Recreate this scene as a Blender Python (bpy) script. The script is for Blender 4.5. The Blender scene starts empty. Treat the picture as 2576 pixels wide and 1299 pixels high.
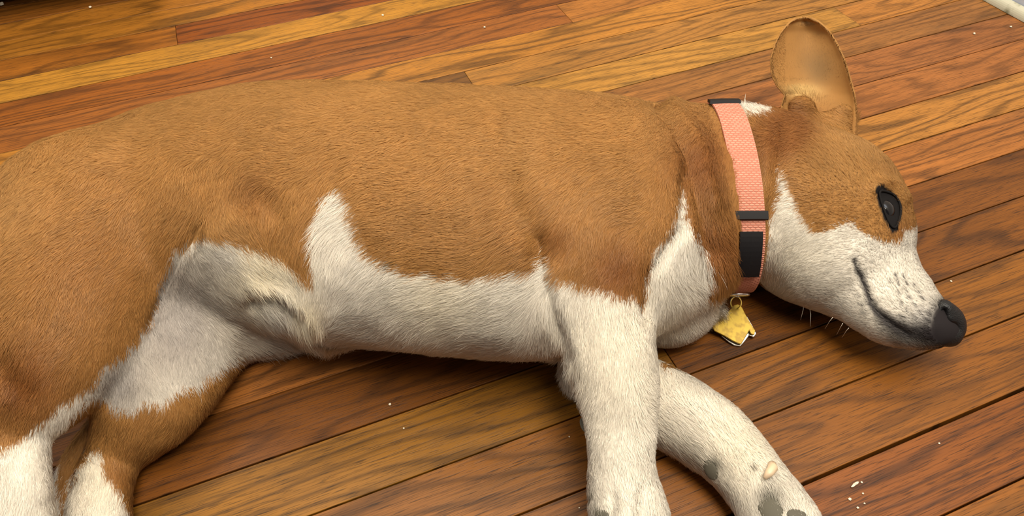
import bpy, bmesh, math, random, time
import numpy as np
from mathutils import Vector, Matrix
from mathutils.bvhtree import BVHTree
T0 = time.time()
rng = np.random.default_rng(7); random.seed(7)
scene = bpy.context.scene
COL = scene.collection

# ---------------------------------------------------------------- camera
F, H = 1773.4, 0.5                      # focal length in pixels of the 2576x1299 frame, camera height
PITCH, ROLL, YAW = math.radians(46.779), math.radians(-2.3745), math.radians(19.833)
fwd = np.array([0, math.cos(PITCH), -math.sin(PITCH)])
up0 = np.array([0, math.sin(PITCH), math.cos(PITCH)]); rt0 = np.array([1., 0, 0])
RT = rt0*math.cos(ROLL)+up0*math.sin(ROLL); UP = -rt0*math.sin(ROLL)+up0*math.cos(ROLL)
CAM = np.array([0, 0, H])
cd = bpy.data.cameras.new('camera'); cam = bpy.data.objects.new('camera', cd); COL.objects.link(cam)
cd.sensor_width = 36; cd.lens = F/2576*36; cd.clip_start = .01
M = Matrix(((RT[0], UP[0], -fwd[0], 0), (RT[1], UP[1], -fwd[1], 0), (RT[2], UP[2], -fwd[2], H), (0, 0, 0, 1)))
cam.matrix_world = M
scene.camera = cam
# ---------------------------------------------------------------- world and lights
scene.view_settings.view_transform = 'Standard'; scene.view_settings.look = 'None'
scene.view_settings.gamma = 1; scene.view_settings.use_curve_mapping = False
scene.view_settings.exposure = -0.12
w = bpy.data.worlds.new('world'); scene.world = w; w.use_nodes = True
w.node_tree.nodes['Background'].inputs[0].default_value = (1.0, .95, .90, 1)
w.node_tree.nodes['Background'].inputs[1].default_value = .15
def area(name, loc, target, size, power, col, sy=None):
    l = bpy.data.lights.new(name, 'AREA'); l.energy = power; l.color = col; l.size = size
    if sy: l.shape = 'RECTANGLE'; l.size_y = sy
    o = bpy.data.objects.new(name, l); COL.objects.link(o); o.location = loc
    o.rotation_euler = (Vector(target)-Vector(loc)).to_track_quat('-Z', 'Y').to_euler(); return o
area('overhead_light', (-.5, 1.8, 2.1), (0, .45, 0), .8, 36, (1, .87, .67))
area('overhead_light', (.5, -.25, 2.1), (.1, .4, 0), .8, 44, (1, .91, .76))  # front fill, added with no seen source to brighten sides facing the camera
area('overhead_light', (.1, .5, 2.3), (.1, .45, 0), .8, 26, (1, .9, .74))
area('window_light', (-1.5, .3, 1.5), (-.3, .3, 0), .7, 14, (1, .93, .82))
area('window_light', (.78, .45, 1.15), (0.2, .5, .1), .5, 3, (.78, .87, 1), .5)
try:
    scene.cycles_curves.shape = 'RIBBONS'
except Exception: pass
scene.cycles.max_bounces = 5; scene.cycles.diffuse_bounces = 3; scene.cycles.glossy_bounces = 2; scene.cycles.use_denoising = True

# ---------------------------------------------------------------- helpers
def ray(px, py):
    px = np.asarray(px, float); py = np.asarray(py, float)
    d = fwd*F + RT*(px-1288)[..., None] - UP*(py-649.5)[..., None]
    return d/np.linalg.norm(d, axis=-1, keepdims=True)
def at(px, py, z=0.):
    d = ray(px, py); t = (z-H)/d[..., 2]; return CAM+d*t[..., None] if np.ndim(t) else CAM+d*t
def proj(P):
    q = P-CAM; zc = q@fwd; return 1288+F*(q@RT)/zc, 649.5-F*(q@UP)/zc
def srgb(r, g, b):
    c = np.array([r, g, b], float)/255; return tuple(np.where(c <= .04045, c/12.92, ((c+.055)/1.055)**2.4))
def link(name, me, mat=None, parent=None):
    o = bpy.data.objects.new(name, me); COL.objects.link(o)
    if mat: me.materials.append(mat)
    if parent: o.parent = parent
    return o
def tag(o, label=None, cat=None, group=None, kind=None):
    for k, v in (('label', label), ('category', cat), ('group', group), ('kind', kind)):
        if v: o[k] = v
    return o
def mesh(name, V, Fc, smooth=True):
    me = bpy.data.meshes.new(name); V = np.asarray(V, np.float32)
    if isinstance(Fc, np.ndarray):
        n = Fc.shape[1]; me.vertices.add(len(V)); me.vertices.foreach_set('co', V.ravel())
        me.loops.add(Fc.size); me.loops.foreach_set('vertex_index', Fc.astype(np.int32).ravel())
        me.polygons.add(len(Fc)); me.polygons.foreach_set('loop_start', np.arange(len(Fc), dtype=np.int32)*n)
        me.update(calc_edges=True)
    else: me.from_pydata([tuple(map(float, v)) for v in V], [], Fc)
    me.validate()
    me.shade_smooth() if smooth else me.shade_flat()
    return me
def mat(name, col=(.5, .5, .5), rough=.5, metal=0, spec=.5, coat=0):
    m = bpy.data.materials.new(name); m.use_nodes = True; b = m.node_tree.nodes['Principled BSDF']
    b.inputs['Base Color'].default_value = (*col, 1); b.inputs['Roughness'].default_value = rough
    b.inputs['Metallic'].default_value = metal; b.inputs['Specular IOR Level'].default_value = spec
    b.inputs['Coat Weight'].default_value = coat
    return m, m.node_tree, b
def vnoise(P, scale, seed=0):
    """cheap value noise in 3d, numpy, range 0..1"""
    Q = P*scale+seed*17.3; i = np.floor(Q).astype(np.int64); f = Q-i; f = f*f*(3-2*f); out = 0
    for dx in (0, 1):
        for dy in (0, 1):
            for dz in (0, 1):
                h = (i[..., 0]+dx)*374761393+(i[..., 1]+dy)*668265263+(i[..., 2]+dz)*2147483647+seed*97
                h = (h ^ (h >> 13))*1274126177 & 0xffffffff; h = (h ^ (h >> 16)) & 0xffff
                wgt = (f[..., 0] if dx else 1-f[..., 0])*(f[..., 1] if dy else 1-f[..., 1])*(f[..., 2] if dz else 1-f[..., 2])
                out = out+wgt*h/65535.
    return out

# ---------------------------------------------------------------- wood floor
def wood_material():
    m, nt, b = mat('stained_oak', rough=.5, spec=.3)
    N, L = nt.nodes.new, nt.links.new
    tc = N('ShaderNodeTexCoord'); oi = N('ShaderNodeObjectInfo')
    off = N('ShaderNodeVectorMath'); off.operation = 'SCALE'; off.inputs[0].default_value = (37, 11, 5); L(oi.outputs['Random'], off.inputs['Scale'])
    add = N('ShaderNodeVectorMath'); add.operation = 'ADD'; L(tc.outputs['Object'], add.inputs[0]); L(off.outputs[0], add.inputs[1])
    def mp(sx, sy, src=add):
        q = N('ShaderNodeMapping'); q.inputs['Scale'].default_value = (sx, sy, 1); L(src.outputs[0], q.inputs[0]); return q
    def noise(q, det=4, r=.55, dist=0):
        n = N('ShaderNodeTexNoise'); n.inputs['Scale'].default_value = 1; n.inputs['Detail'].default_value = det
        n.inputs['Roughness'].default_value = r; n.inputs['Distortion'].default_value = dist; L(q.outputs[0], n.inputs['Vector']); return n
    def math_(op, a, c=None, clamp=False):
        n = N('ShaderNodeMath'); n.operation = op; n.use_clamp = clamp
        for i, v in enumerate((a, c)):
            if v is None: continue
            if isinstance(v, (int, float)): n.inputs[i].default_value = v
            else: L(v, n.inputs[i])
        return n.outputs[0]
    def ramp(src, pts):
        r = N('ShaderNodeValToRGB'); e = r.color_ramp.elements
        while len(e) < len(pts): e.new(.5)
        for k, (p, v) in enumerate(pts): e[k].position = p; e[k].color = (v, v, v, 1)
        L(src, r.inputs[0]); return r.outputs[0]
    # growth rings: slices through a slowly wandering trunk
    wander = noise(mp(2.3, 13), 2, .45)
    sep = N('ShaderNodeSeparateXYZ'); L(add.outputs[0], sep.inputs[0])
    ring = math_('ADD', math_('MULTIPLY', wander.outputs[0], 11.0), math_('MULTIPLY', sep.outputs[1], 34.0))
    rough_n = noise(mp(30, 260), 3, .6)
    ring = math_('ADD', ring, math_('MULTIPLY', rough_n.outputs[0], .35))
    tri = math_('PINGPONG', ring, .5)
    rings = ramp(tri, [(0, .4), (.08, .52), (.2, .92), (.5, 1.04)])
    fine = noise(mp(16, 900), 4, .65); fr = ramp(fine.outputs[0], [(.34, .5), (.5, 1), (1, 1.0)])
    pores = noise(mp(60, 1300), 2, .5); pr = ramp(pores.outputs[0], [(.32, .4), (.44, 1), (1, 1)])
    broad = noise(mp(5, 30), 4, .6); br = ramp(broad.outputs[0], [(.25, .72), (.5, 1), (.75, 1.2)])
    # how strongly the rings show differs from plank to plank
    sel = N('ShaderNodeTexWhiteNoise'); sel.noise_dimensions = '1D'; L(oi.outputs['Random'], sel.inputs['W'])
    strength = math_('ADD', math_('MULTIPLY', sel.outputs['Value'], .4), .6)
    ringmix = N('ShaderNodeMix'); ringmix.data_type = 'FLOAT'; L(strength, ringmix.inputs[0]); ringmix.inputs[2].default_value = 1; L(rings, ringmix.inputs[3])
    mul = math_('MULTIPLY', math_('MULTIPLY', ringmix.outputs[0], fr), math_('MULTIPLY', pr, br))
    c1 = N('ShaderNodeVectorMath'); c1.operation = 'SCALE'; L(oi.outputs['Color'], c1.inputs[0]); L(mul, c1.inputs['Scale'])
    # grey-brown mineral stains
    st = noise(mp(3.5, 26), 4, .6, .3); sr = ramp(st.outputs[0], [(.58, 0), (.72, .75)])
    mx = N('ShaderNodeMix'); mx.data_type = 'RGBA'; L(sr, mx.inputs[0]); L(c1.outputs[0], mx.inputs[6])
    dk = N('ShaderNodeVectorMath'); dk.operation = 'MULTIPLY'; L(c1.outputs[0], dk.inputs[0]); dk.inputs[1].default_value = (.42, .5, .72); L(dk.outputs[0], mx.inputs[7])
    L(mx.outputs[2], b.inputs['Base Color'])
    rr = N('ShaderNodeMapRange'); rr.inputs[3].default_value = .55; rr.inputs[4].default_value = .42; L(mul, rr.inputs[0]); L(rr.outputs[0], b.inputs['Roughness'])
    bp = N('ShaderNodeBump'); bp.inputs['Strength'].default_value = .25; bp.inputs['Distance'].default_value = .0006; L(mul, bp.inputs['Height']); L(bp.outputs[0], b.inputs['Normal'])
    return m
WOOD = wood_material()
P4, P5 = 2.24093, .114772
uv_u = np.array([math.cos(YAW), math.sin(YAW), 0]); uv_v = np.array([-math.sin(YAW), math.cos(YAW), 0])
SUB, _, _ = mat('dark_gap', (.012, .007, .004), .9)
me = mesh('floor', [tuple(uv_u*a+uv_v*c+np.array([0, 0, z])) for z in (-.03, -.012) for a, c in ((-1.9, -.75), (.985, -.75), (.985, 2.2), (-1.9, 2.2))],
          [(3, 2, 1, 0), (4, 5, 6, 7), (0, 1, 5, 4), (1, 2, 6, 5), (2, 3, 7, 6), (3, 0, 4, 7)], False)
FLOOR = tag(link('floor', me, SUB), 'brown oak strip floor', None, None, 'structure')
Wd = P5*H
joints = {-4: [-1.2], -3: [.9], -2: [-.2], -1: [.7], 0: [-1.3], 1: [-.24], 2: [-1.6], 3: [-1.45, 1.98], 4: [.813], 5: [-.9], 6: [.449], 7: [1.523, -.1], 8: [-.3],
          9: [.3], 10: [-.6], 11: [.1], 12: [.6], 13: [-1.1], 14: [.481], 15: [-1.3], 16: [1.9], 17: [-1.2], 18: [.25], 19: [-.4]}
tone = {-4: (150, 90, 38), -3: (165, 98, 40), -2: (160, 95, 38), -1: (196, 124, 52), 0: (200, 128, 54), 1: [(186, 112, 46), (158, 84, 34)], 2: (212, 146, 66), 3: (172, 98, 42),
        4: [(176, 104, 54), (196, 124, 66)], 5: (206, 136, 66), 6: [(140, 92, 52), (198, 134, 74)], 7: [(150, 90, 40), (208, 146, 78), (206, 134, 72)], 8: (178, 116, 70),
        9: (182, 112, 70), 10: (188, 116, 70), 11: (204, 136, 74), 12: (194, 120, 68), 13: (172, 100, 52), 14: [(206, 136, 62), (178, 104, 50)],
        15: (196, 120, 60), 16: (190, 114, 54), 17: (186, 104, 50), 18: (192, 114, 48), 19: (186, 110, 50)}
for r in range(-22, 34):
    v1 = (P4-P5*r)*H; v0 = v1-Wd
    js = joints.get(r, [random.uniform(-1.6, 1.6)])
    cuts = [-3.7]+sorted(j for j in js)+[1.962]
    tn = tone.get(r, (180+random.randint(-15, 15), 112+random.randint(-12, 12), 56))
    for k in range(len(cuts)-1):
        a, c = cuts[k]*H, cuts[k+1]*H
        g = .0007; gv = .0019 if r == 17 else g
        L_, B_ = (c-a)-.0005, Wd-(g+gv if r in (16, 17) else 2*g)
        dz = random.uniform(-.0003, .0003); ch = .0003; x, y = L_/2, B_/2
        vs = [(-x, -y, -.011), (x, -y, -.011), (x, y, -.011), (-x, y, -.011), (-x, -y, -ch), (x, -y, -ch), (x, y, -ch), (-x, y, -ch),
              (-x+ch, -y+ch, 0), (x-ch, -y+ch, 0), (x-ch, y-ch, 0), (-x+ch, y-ch, 0)]
        fs = [(3, 2, 1, 0), (8, 9, 10, 11)]+[(i, (i+1) % 4, 4+(i+1) % 4, 4+i) for i in range(4)]+[(4+i, 4+(i+1) % 4, 8+(i+1) % 4, 8+i) for i in range(4)]
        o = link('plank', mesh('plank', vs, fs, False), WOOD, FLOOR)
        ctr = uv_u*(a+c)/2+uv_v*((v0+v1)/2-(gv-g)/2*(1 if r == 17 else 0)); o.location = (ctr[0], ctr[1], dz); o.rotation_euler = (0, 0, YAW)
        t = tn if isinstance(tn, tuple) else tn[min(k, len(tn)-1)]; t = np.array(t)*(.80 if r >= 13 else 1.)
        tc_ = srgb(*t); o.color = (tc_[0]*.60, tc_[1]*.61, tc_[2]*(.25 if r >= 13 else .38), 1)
    if (P4-P5*r)*H < -.6: break

# baseboard, shoe moulding and wall at the right
PAINT, nt, b = mat('white_paint', (.52, .56, .66), .42)
PAINT2, nt, b = mat('scuffed_cream_paint', (.62, .6, .42), .5)
nz = nt.nodes.new('ShaderNodeTexNoise'); nz.inputs['Scale'].default_value = 55; nz.inputs['Detail'].default_value = 6
rp = nt.nodes.new('ShaderNodeValToRGB'); rp.color_ramp.elements[0].position = .3; rp.color_ramp.elements[0].color = (.16, .15, .08, 1)
rp.color_ramp.elements[1].position = .5; rp.color_ramp.elements[1].color = (.48, .46, .35, 1)
tcp = nt.nodes.new('ShaderNodeTexCoord'); nt.links.new(tcp.outputs['Object'], nz.inputs['Vector'])
nt.links.new(nz.outputs[0], rp.inputs[0]); nt.links.new(rp.outputs[0], b.inputs['Base Color'])
def extrude_v(name, prof, v0, v1, m, kind_label):
    n = len(prof); V = []
    for v in (v0, v1):
        for (u, z) in prof: p = uv_u*u+uv_v*v; V.append((p[0], p[1], z))
    fs = [(i, (i+1) % n, n+(i+1) % n, n+i) for i in range(n)]+[tuple(range(n))[::-1], tuple(range(n, 2*n))]
    return tag(link(name, mesh(name, V, fs, False), m), kind_label, None, None, 'structure')
U0 = 1.925*H
shoe = [(U0, .0005)]+[(U0+.010*(1-math.cos(a)), .013*math.sin(a)+.0005) for a in np.linspace(.12, math.pi/2, 9)]+[(U0+.0102, .0005)]
extrude_v('trim_1', shoe, -.7, 2.15, PAINT2, 'scuffed cream quarter-round moulding at the foot of the baseboard')
bb = [(U0+.0115, .0005), (U0+.0115, .084), (U0+.018, .09), (U0+.024, .093), (U0+.026, .1), (U0+.03, .1), (U0+.03, .0005)]
extrude_v('baseboard_right', bb, -.7, 2.15, PAINT, 'white painted baseboard in the upper right corner')
WALL, _, _ = mat('wall_paint', (.7, .68, .64), .8)
extrude_v('wall_right', [(U0+.0305, 0), (U0+.0305, 2.4), (U0+.1, 2.4), (U0+.1, 0)], -.7, 2.15, WALL, 'pale wall above the baseboard')

# ---------------------------------------------------------------- signed distance modelling
class Chain:
    def __init__(s, st, k=.8, sub=4, closed_px=True):
        """st: (x_far,y_far,x_near,y_near,z0) or (cx,cy,r,z0) in photo pixels; k: vertical squash"""
        s.k = k; C = []; R = []
        cen = [((q[0]+q[2])/2, (q[1]+q[3])/2) if len(q) == 5 else (q[0], q[1]) for q in st]
        for i, q in enumerate(st):
            if len(q) == 5: a, c, z0 = (q[0], q[1]), (q[2], q[3]), q[4]
            else:
                j0, j1 = max(0, i-1), min(len(st)-1, i+1); t = np.array(cen[j1], float)-cen[j0]
                t = t/(np.linalg.norm(t)+1e-9) if len(st) > 1 else np.array([1., 0]); n = np.array([-t[1], t[0]])
                if len(st) == 1: n = np.array([0, 1.])
                a = np.array(q[:2])-n*q[2]; c = np.array(q[:2])+n*q[2]; z0 = q[3]
            kv = np.array([1, 1, 1/k]); d1 = ray(*a)*kv; d2 = ray(*c)*kv
            d1 /= np.linalg.norm(d1); d2 /= np.linalg.norm(d2); b = d1+d2; b /= np.linalg.norm(b)
            sa = math.sin(math.acos(min(1, d1@d2))/2); r = (H-z0)/k/(1-b[2]/sa)
            C.append(CAM*kv+b*r/sa); R.append(r)
        s.C, s.R = [], []
        n = len(C)
        for i in range(n-1):
            p = [C[max(0, i-1)], C[i], C[i+1], C[min(n-1, i+2)]]; q = [R[max(0, i-1)], R[i], R[i+1], R[min(n-1, i+2)]]
            for j in range(sub):
                t = j/sub
                cr = lambda a: .5*((2*a[1])+(-a[0]+a[2])*t+(2*a[0]-5*a[1]+4*a[2]-a[3])*t*t+(-a[0]+3*a[1]-3*a[2]+a[3])*t**3)
                s.C.append(cr(p)); s.R.append(cr(q))
        s.C.append(C[-1]); s.R.append(R[-1]); s.C = np.array(s.C); s.R = np.array(s.R)
    def bounds(s, m):
        lo = (s.C-s.R[:, None]-m/ s.k).min(0)*[1, 1, s.k]; hi = (s.C+s.R[:, None]+m/s.k).max(0)*[1, 1, s.k]; return lo, hi
    def segs(s):
        if len(s.C) == 1: return [(s.C[0], s.R[0], s.C[0]+1e-6, s.R[0])]
        return [(s.C[i], s.R[i], s.C[i+1], s.R[i+1]) for i in range(len(s.C)-1)]
def medial(outline, guide, n, k, z0s, shrink=4, span=90):
    """widest ellipses that fit inside an outline along a guide line -> stations"""
    e = lambda y: math.sqrt(math.sin(PITCH+math.atan((y-650)/F))**2+k*k*math.cos(PITCH+math.atan((y-650)/F))**2)
    g = np.array(guide, float); L = np.append(0, np.cumsum(np.hypot(*np.diff(g, axis=0).T))); O = np.array(outline, float); out = []
    for i, q in enumerate(np.linspace(0, L[-1], n)):
        c = np.array([np.interp(q, L, g[:, 0]), np.interp(q, L, g[:, 1])]); q2 = min(q+5, L[-1]); q1 = q2-10
        t = np.array([np.interp(q2, L, g[:, 0])-np.interp(q1, L, g[:, 0]), np.interp(q2, L, g[:, 1])-np.interp(q1, L, g[:, 1])]); t /= np.linalg.norm(t); nn = np.array([-t[1], t[0]])
        best = None
        for o in np.linspace(-span, span, 61):
            p = c+nn*o; ee = e(p[1]); A = O*[1, 1/ee]; B = np.roll(A, -1, 0); p_ = p*[1, 1/ee]; ab = B-A
            tt = np.clip(((p_-A)*ab).sum(1)/(ab**2).sum(1), 0, 1); d = np.hypot(*(A+ab*tt[:, None]-p_).T).min()
            if best is None or d > best[0]: best = (d, p, ee)
        d, p, ee = best; d -= shrink
        out.append((p[0], p[1]-d*ee, p[0], p[1]+d*ee, float(np.interp(i/(n-1), np.linspace(0, 1, len(z0s)), z0s))))
    return out
def seg_d(X, Y, Z, sg, k):
    c0, r0, c1, r1 = sg; ax = c1-c0; L2 = ax@ax
    Zs = Z/k; t = np.clip(((X-c0[0])*ax[0]+(Y-c0[1])*ax[1]+(Zs-c0[2])*ax[2])/L2, 0, 1)
    wx = X-c0[0]-t*ax[0]; wy = Y-c0[1]-t*ax[1]; wz = Zs-c0[2]-t*ax[2]
    h2 = wx*wx+wy*wy; n = np.sqrt(h2+wz*wz)+1e-9
    return (n-(r0+t*(r1-r0)))*n/np.sqrt(h2+(wz/k)**2+1e-12)
def build_sdf(chains, vox, kk, margin=.024, cuts=(), zmin=.0015, ks=None):
    lo = np.min([c.bounds(margin)[0] for c in chains], 0); hi = np.max([c.bounds(margin)[1] for c in chains], 0)
    lo[2] = max(lo[2], -.004)
    n = np.ceil((hi-lo)/vox).astype(int)+1
    ax = [(lo[i]+np.arange(n[i])*vox).astype(np.float32) for i in range(3)]
    S = np.zeros(n, np.float32)
    def sub(c, m):
        a, b_ = c.bounds(m); i0 = np.clip(np.floor((a-lo)/vox).astype(int), 0, n-1); i1 = np.clip(np.ceil((b_-lo)/vox).astype(int)+1, 1, n); return i0, i1
    for ci, c in enumerate(chains):
        i0, i1 = sub(c, margin); D = np.full(i1-i0, margin*2, np.float32)
        for sg in c.segs():
            m = margin/c.k; kv = np.array([1, 1, c.k]); a = np.minimum(sg[0]-sg[1]-m, sg[2]-sg[3]-m)*kv; b_ = np.maximum(sg[0]+sg[1]+m, sg[2]+sg[3]+m)*kv
            j0 = np.clip(np.floor((a-lo)/vox).astype(int), i0, i1-1); j1 = np.clip(np.ceil((b_-lo)/vox).astype(int)+1, i0+1, i1)
            X = ax[0][j0[0]:j1[0], None, None]; Y = ax[1][None, j0[1]:j1[1], None]; Z = ax[2][None, None, j0[2]:j1[2]]
            q = tuple(slice(j0[e]-i0[e], j1[e]-i0[e]) for e in range(3))
            D[q] = np.minimum(D[q], seg_d(X, Y, Z, sg, c.k).astype(np.float32))
        q = tuple(slice(i0[e], i1[e]) for e in range(3)); S[q] += np.exp(-np.clip(D, -.2, margin*2)/kk)
    Dm = -kk*np.log(S+math.exp(-margin*1.7/kk))
    for c in cuts:
        i0, i1 = sub(c, .01); q = tuple(slice(i0[e], i1[e]) for e in range(3)); X = ax[0][i0[0]:i1[0], None, None]; Y = ax[1][None, i0[1]:i1[1], None]; Z = ax[2][None, None, i0[2]:i1[2]]
        D = None
        for sg in c.segs(): e = seg_d(X, Y, Z, sg, c.k); D = e if D is None else np.minimum(D, e)
        a = Dm[q]; b_ = -D; kc = .002; Dm[q] = kc*np.logaddexp(a/kc, b_/kc)
    Dm = np.maximum(Dm, (zmin-ax[2])[None, None, :])
    return Dm, lo, vox
def surface_nets(D, lo, vox):
    s = D < 0; c = np.zeros(np.array(D.shape)-1, np.uint8)
    for i in (0, 1):
        for j in (0, 1):
            for k in (0, 1): c += s[i:D.shape[0]-1+i, j:D.shape[1]-1+j, k:D.shape[2]-1+k]
    act = (c > 0) & (c < 8); I = np.argwhere(act); idm = np.full(act.shape, -1, np.int32); idm[act] = np.arange(len(I))
    cor = np.array([(i, j, k) for i in (0, 1) for j in (0, 1) for k in (0, 1)])
    val = np.stack([D[I[:, 0]+a, I[:, 1]+b, I[:, 2]+e] for a, b, e in cor], 1)
    acc = np.zeros((len(I), 3)); cnt = np.zeros(len(I))
    for a in range(8):
        for b in range(a+1, 8):
            if np.abs(cor[a]-cor[b]).sum() != 1: continue
            va, vb = val[:, a], val[:, b]; m = (va < 0) != (vb < 0); t = np.where(m, va/(va-vb+1e-12*(va == vb)), 0)
            acc += m[:, None]*(cor[a]+t[:, None]*(cor[b]-cor[a])); cnt += m
    V = lo+(I+acc/cnt[:, None])*vox; Q = []
    for ax_ in range(3):
        o1, o2 = [(1, 2), (2, 0), (0, 1)][ax_]
        A = s; sl0 = [slice(None)]*3; sl1 = [slice(None)]*3; sl0[ax_] = slice(0, -1); sl1[ax_] = slice(1, None)
        ch = s[tuple(sl0)] != s[tuple(sl1)]; E = np.argwhere(ch)
        E = E[(E[:, o1] > 0) & (E[:, o2] > 0) & (E[:, o1] < D.shape[o1]-1) & (E[:, o2] < D.shape[o2]-1)]
        ins = s[E[:, 0], E[:, 1], E[:, 2]]
        def cid(d1, d2):
            G = E.copy(); G[:, o1] -= d1; G[:, o2] -= d2; return idm[G[:, 0], G[:, 1], G[:, 2]]
        q = np.stack([cid(1, 1), cid(0, 1), cid(0, 0), cid(1, 0)], 1); q[~ins] = q[~ins][:, ::-1]; Q.append(q)
    return V, np.concatenate(Q)
def smooth_mesh(V, Q, it, lam=.5):
    e = np.concatenate([Q[:, [0, 1]], Q[:, [1, 2]], Q[:, [2, 3]], Q[:, [3, 0]]]); n = len(V)
    deg = np.bincount(e.ravel(), minlength=n)
    for _ in range(it):
        A = np.stack([np.bincount(e[:, 0], V[e[:, 1], a], n)+np.bincount(e[:, 1], V[e[:, 0], a], n) for a in range(3)], 1)/deg[:, None]
        V = V+lam*(A-V)
    return V
def vnormals(V, Q):
    fn = np.cross(V[Q[:, 2]]-V[Q[:, 0]], V[Q[:, 3]]-V[Q[:, 1]]); n = len(V)
    N = np.stack([sum(np.bincount(Q[:, j], fn[:, a], n) for j in range(4)) for a in range(3)], 1)
    return N/(np.linalg.norm(N, axis=1, keepdims=True)+1e-12)

# ---------------------------------------------------------------- the dog's body
chains = [
    Chain([(-90, 590, 100, 860, .0), (60, 445, 250, 830, .0), (230, 335, 400, 790, .0), (420, 255, 560, 770, .0), (620, 214, 720, 790, .0), (850, 208, 890, 845, .0),
           (1060, 214, 1100, 880, .0), (1250, 224, 1300, 902, .0), (1400, 240, 1440, 895, .0), (1500, 270, 1530, 840, .0)], .66),
    # neck
    Chain([(1480, 250, 1550, 840, .0), (1620, 262, 1662, 780, .0), (1720, 262, 1755, 715, .005), (1800, 272, 1838, 700, .006), (1890, 270, 1893, 688, .010), (1965, 300, 1975, 700, .008)], .68),
    # skull, cheek and muzzle
    Chain(medial([(1975, 320), (2060, 322), (2150, 322), (2200, 362), (2236, 412), (2264, 462), (2277, 510), (2279, 560), (2276, 600), (2300, 650), (2340, 710), (2372, 752), (2402, 784), (2425, 805), (2430, 832), (2418, 856), (2390, 868), (2350, 875), (2310, 880), (2260, 879), (2205, 864), (2150, 838), (2110, 812), (2060, 790), (2010, 774), (1950, 762), (1880, 750), (1830, 640), (1860, 400)],
                 [(2030, 530), (2110, 590), (2180, 680), (2250, 765), (2320, 816), (2352, 824)], 12, .70, [.0, .0, .002, .006, .012, .016, .02, .026, .030]), .70),
    Chain([(2008, 350, 60, .042), (2010, 305, 44, .06), (2018, 270, 27, .078)], .9), Chain([(2085, 350, 62, .042), (2112, 312, 40, .062), (2126, 282, 20, .08)], .9),
    # chest front
    Chain([(1600, 700, 150, .0), (1675, 765, 105, .0), (1738, 778, 58, .0), (1785, 775, 26, .012)], .8),
    # upper hind leg
    Chain([(235, 560, 285, .02), (190, 690, 255, .03), (140, 830, 215, .04), (95, 955, 155, .05), (48, 1065, 98, .055), (38, 1165, 84, .055), (48, 1290, 84, .045), (70, 1430, 80, .03)], .8),
    # lower hind leg
    Chain([(500, 700, 170, .0), (475, 800, 165, .0), (440, 890, 155, .0), (395, 985, 138, .0), (345, 1065, 100, .0), (295, 1135, 72, .002), (262, 1205, 72, .003), (250, 1290, 76, .002), (262, 1430, 74, 0)], .85),
    # tail, curled down behind the thighs
    Chain([(-60, 640, 60, .05), (-150, 700, 48, .04), (-225, 800, 40, .02), (-250, 920, 34, .005), (-225, 1040, 26, .0), (-180, 1120, 14, .0)], .9),
    # hock behind the foot
    Chain([(300, 1000, 45, .0), (262, 1060, 30, .0), (215, 1110, 27, .0), (180, 1165, 27, .0), (163, 1230, 28, .0), (160, 1310, 30, .0), (165, 1400, 30, 0)], .9),
    # upper foreleg
    Chain([(1480, 420, 175, .07), (1490, 520, 170, .075), (1500, 640, 140, .075), (1508, 750, 124, .07), (1530, 860, 116, .062), (1552, 960, 103, .054), (1562, 1050, 88, .048), (1562, 1140, 82, .042),
           (1566, 1215, 86, .034), (1580, 1290, 96, .026), (1596, 1370, 98, .02), (1606, 1430, 80, .014)], .8),
    # lower foreleg
    Chain([(1470, 930, 60, .0), (1560, 960, 80, .0), (1630, 1005, 95, .0), (1710, 1045, 98, .0), (1795, 1102, 92, .0), (1865, 1172, 82, .0), (1918, 1240, 84, .0), (1962, 1310, 92, .0), (2010, 1395, 92, .0)], .85),
    # sheath and belly fold
    Chain([(1000, 810, 60, .02), (890, 815, 50, .03), (820, 830, 30, .04), (788, 830, 20, .045)], .9),
    Chain([(560, 770, 110, .0), (640, 800, 96, .0), (720, 800, 66, .01), (770, 805, 42, .03), (785, 812, 26, .035)], .8),
]
D, lo, vox = build_sdf(chains, .0025, .0055)
V, Q = surface_nets(D, lo, vox); V = smooth_mesh(V, Q, 3)
N_ = vnormals(V, Q)
PX, PY = proj(V)
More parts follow.
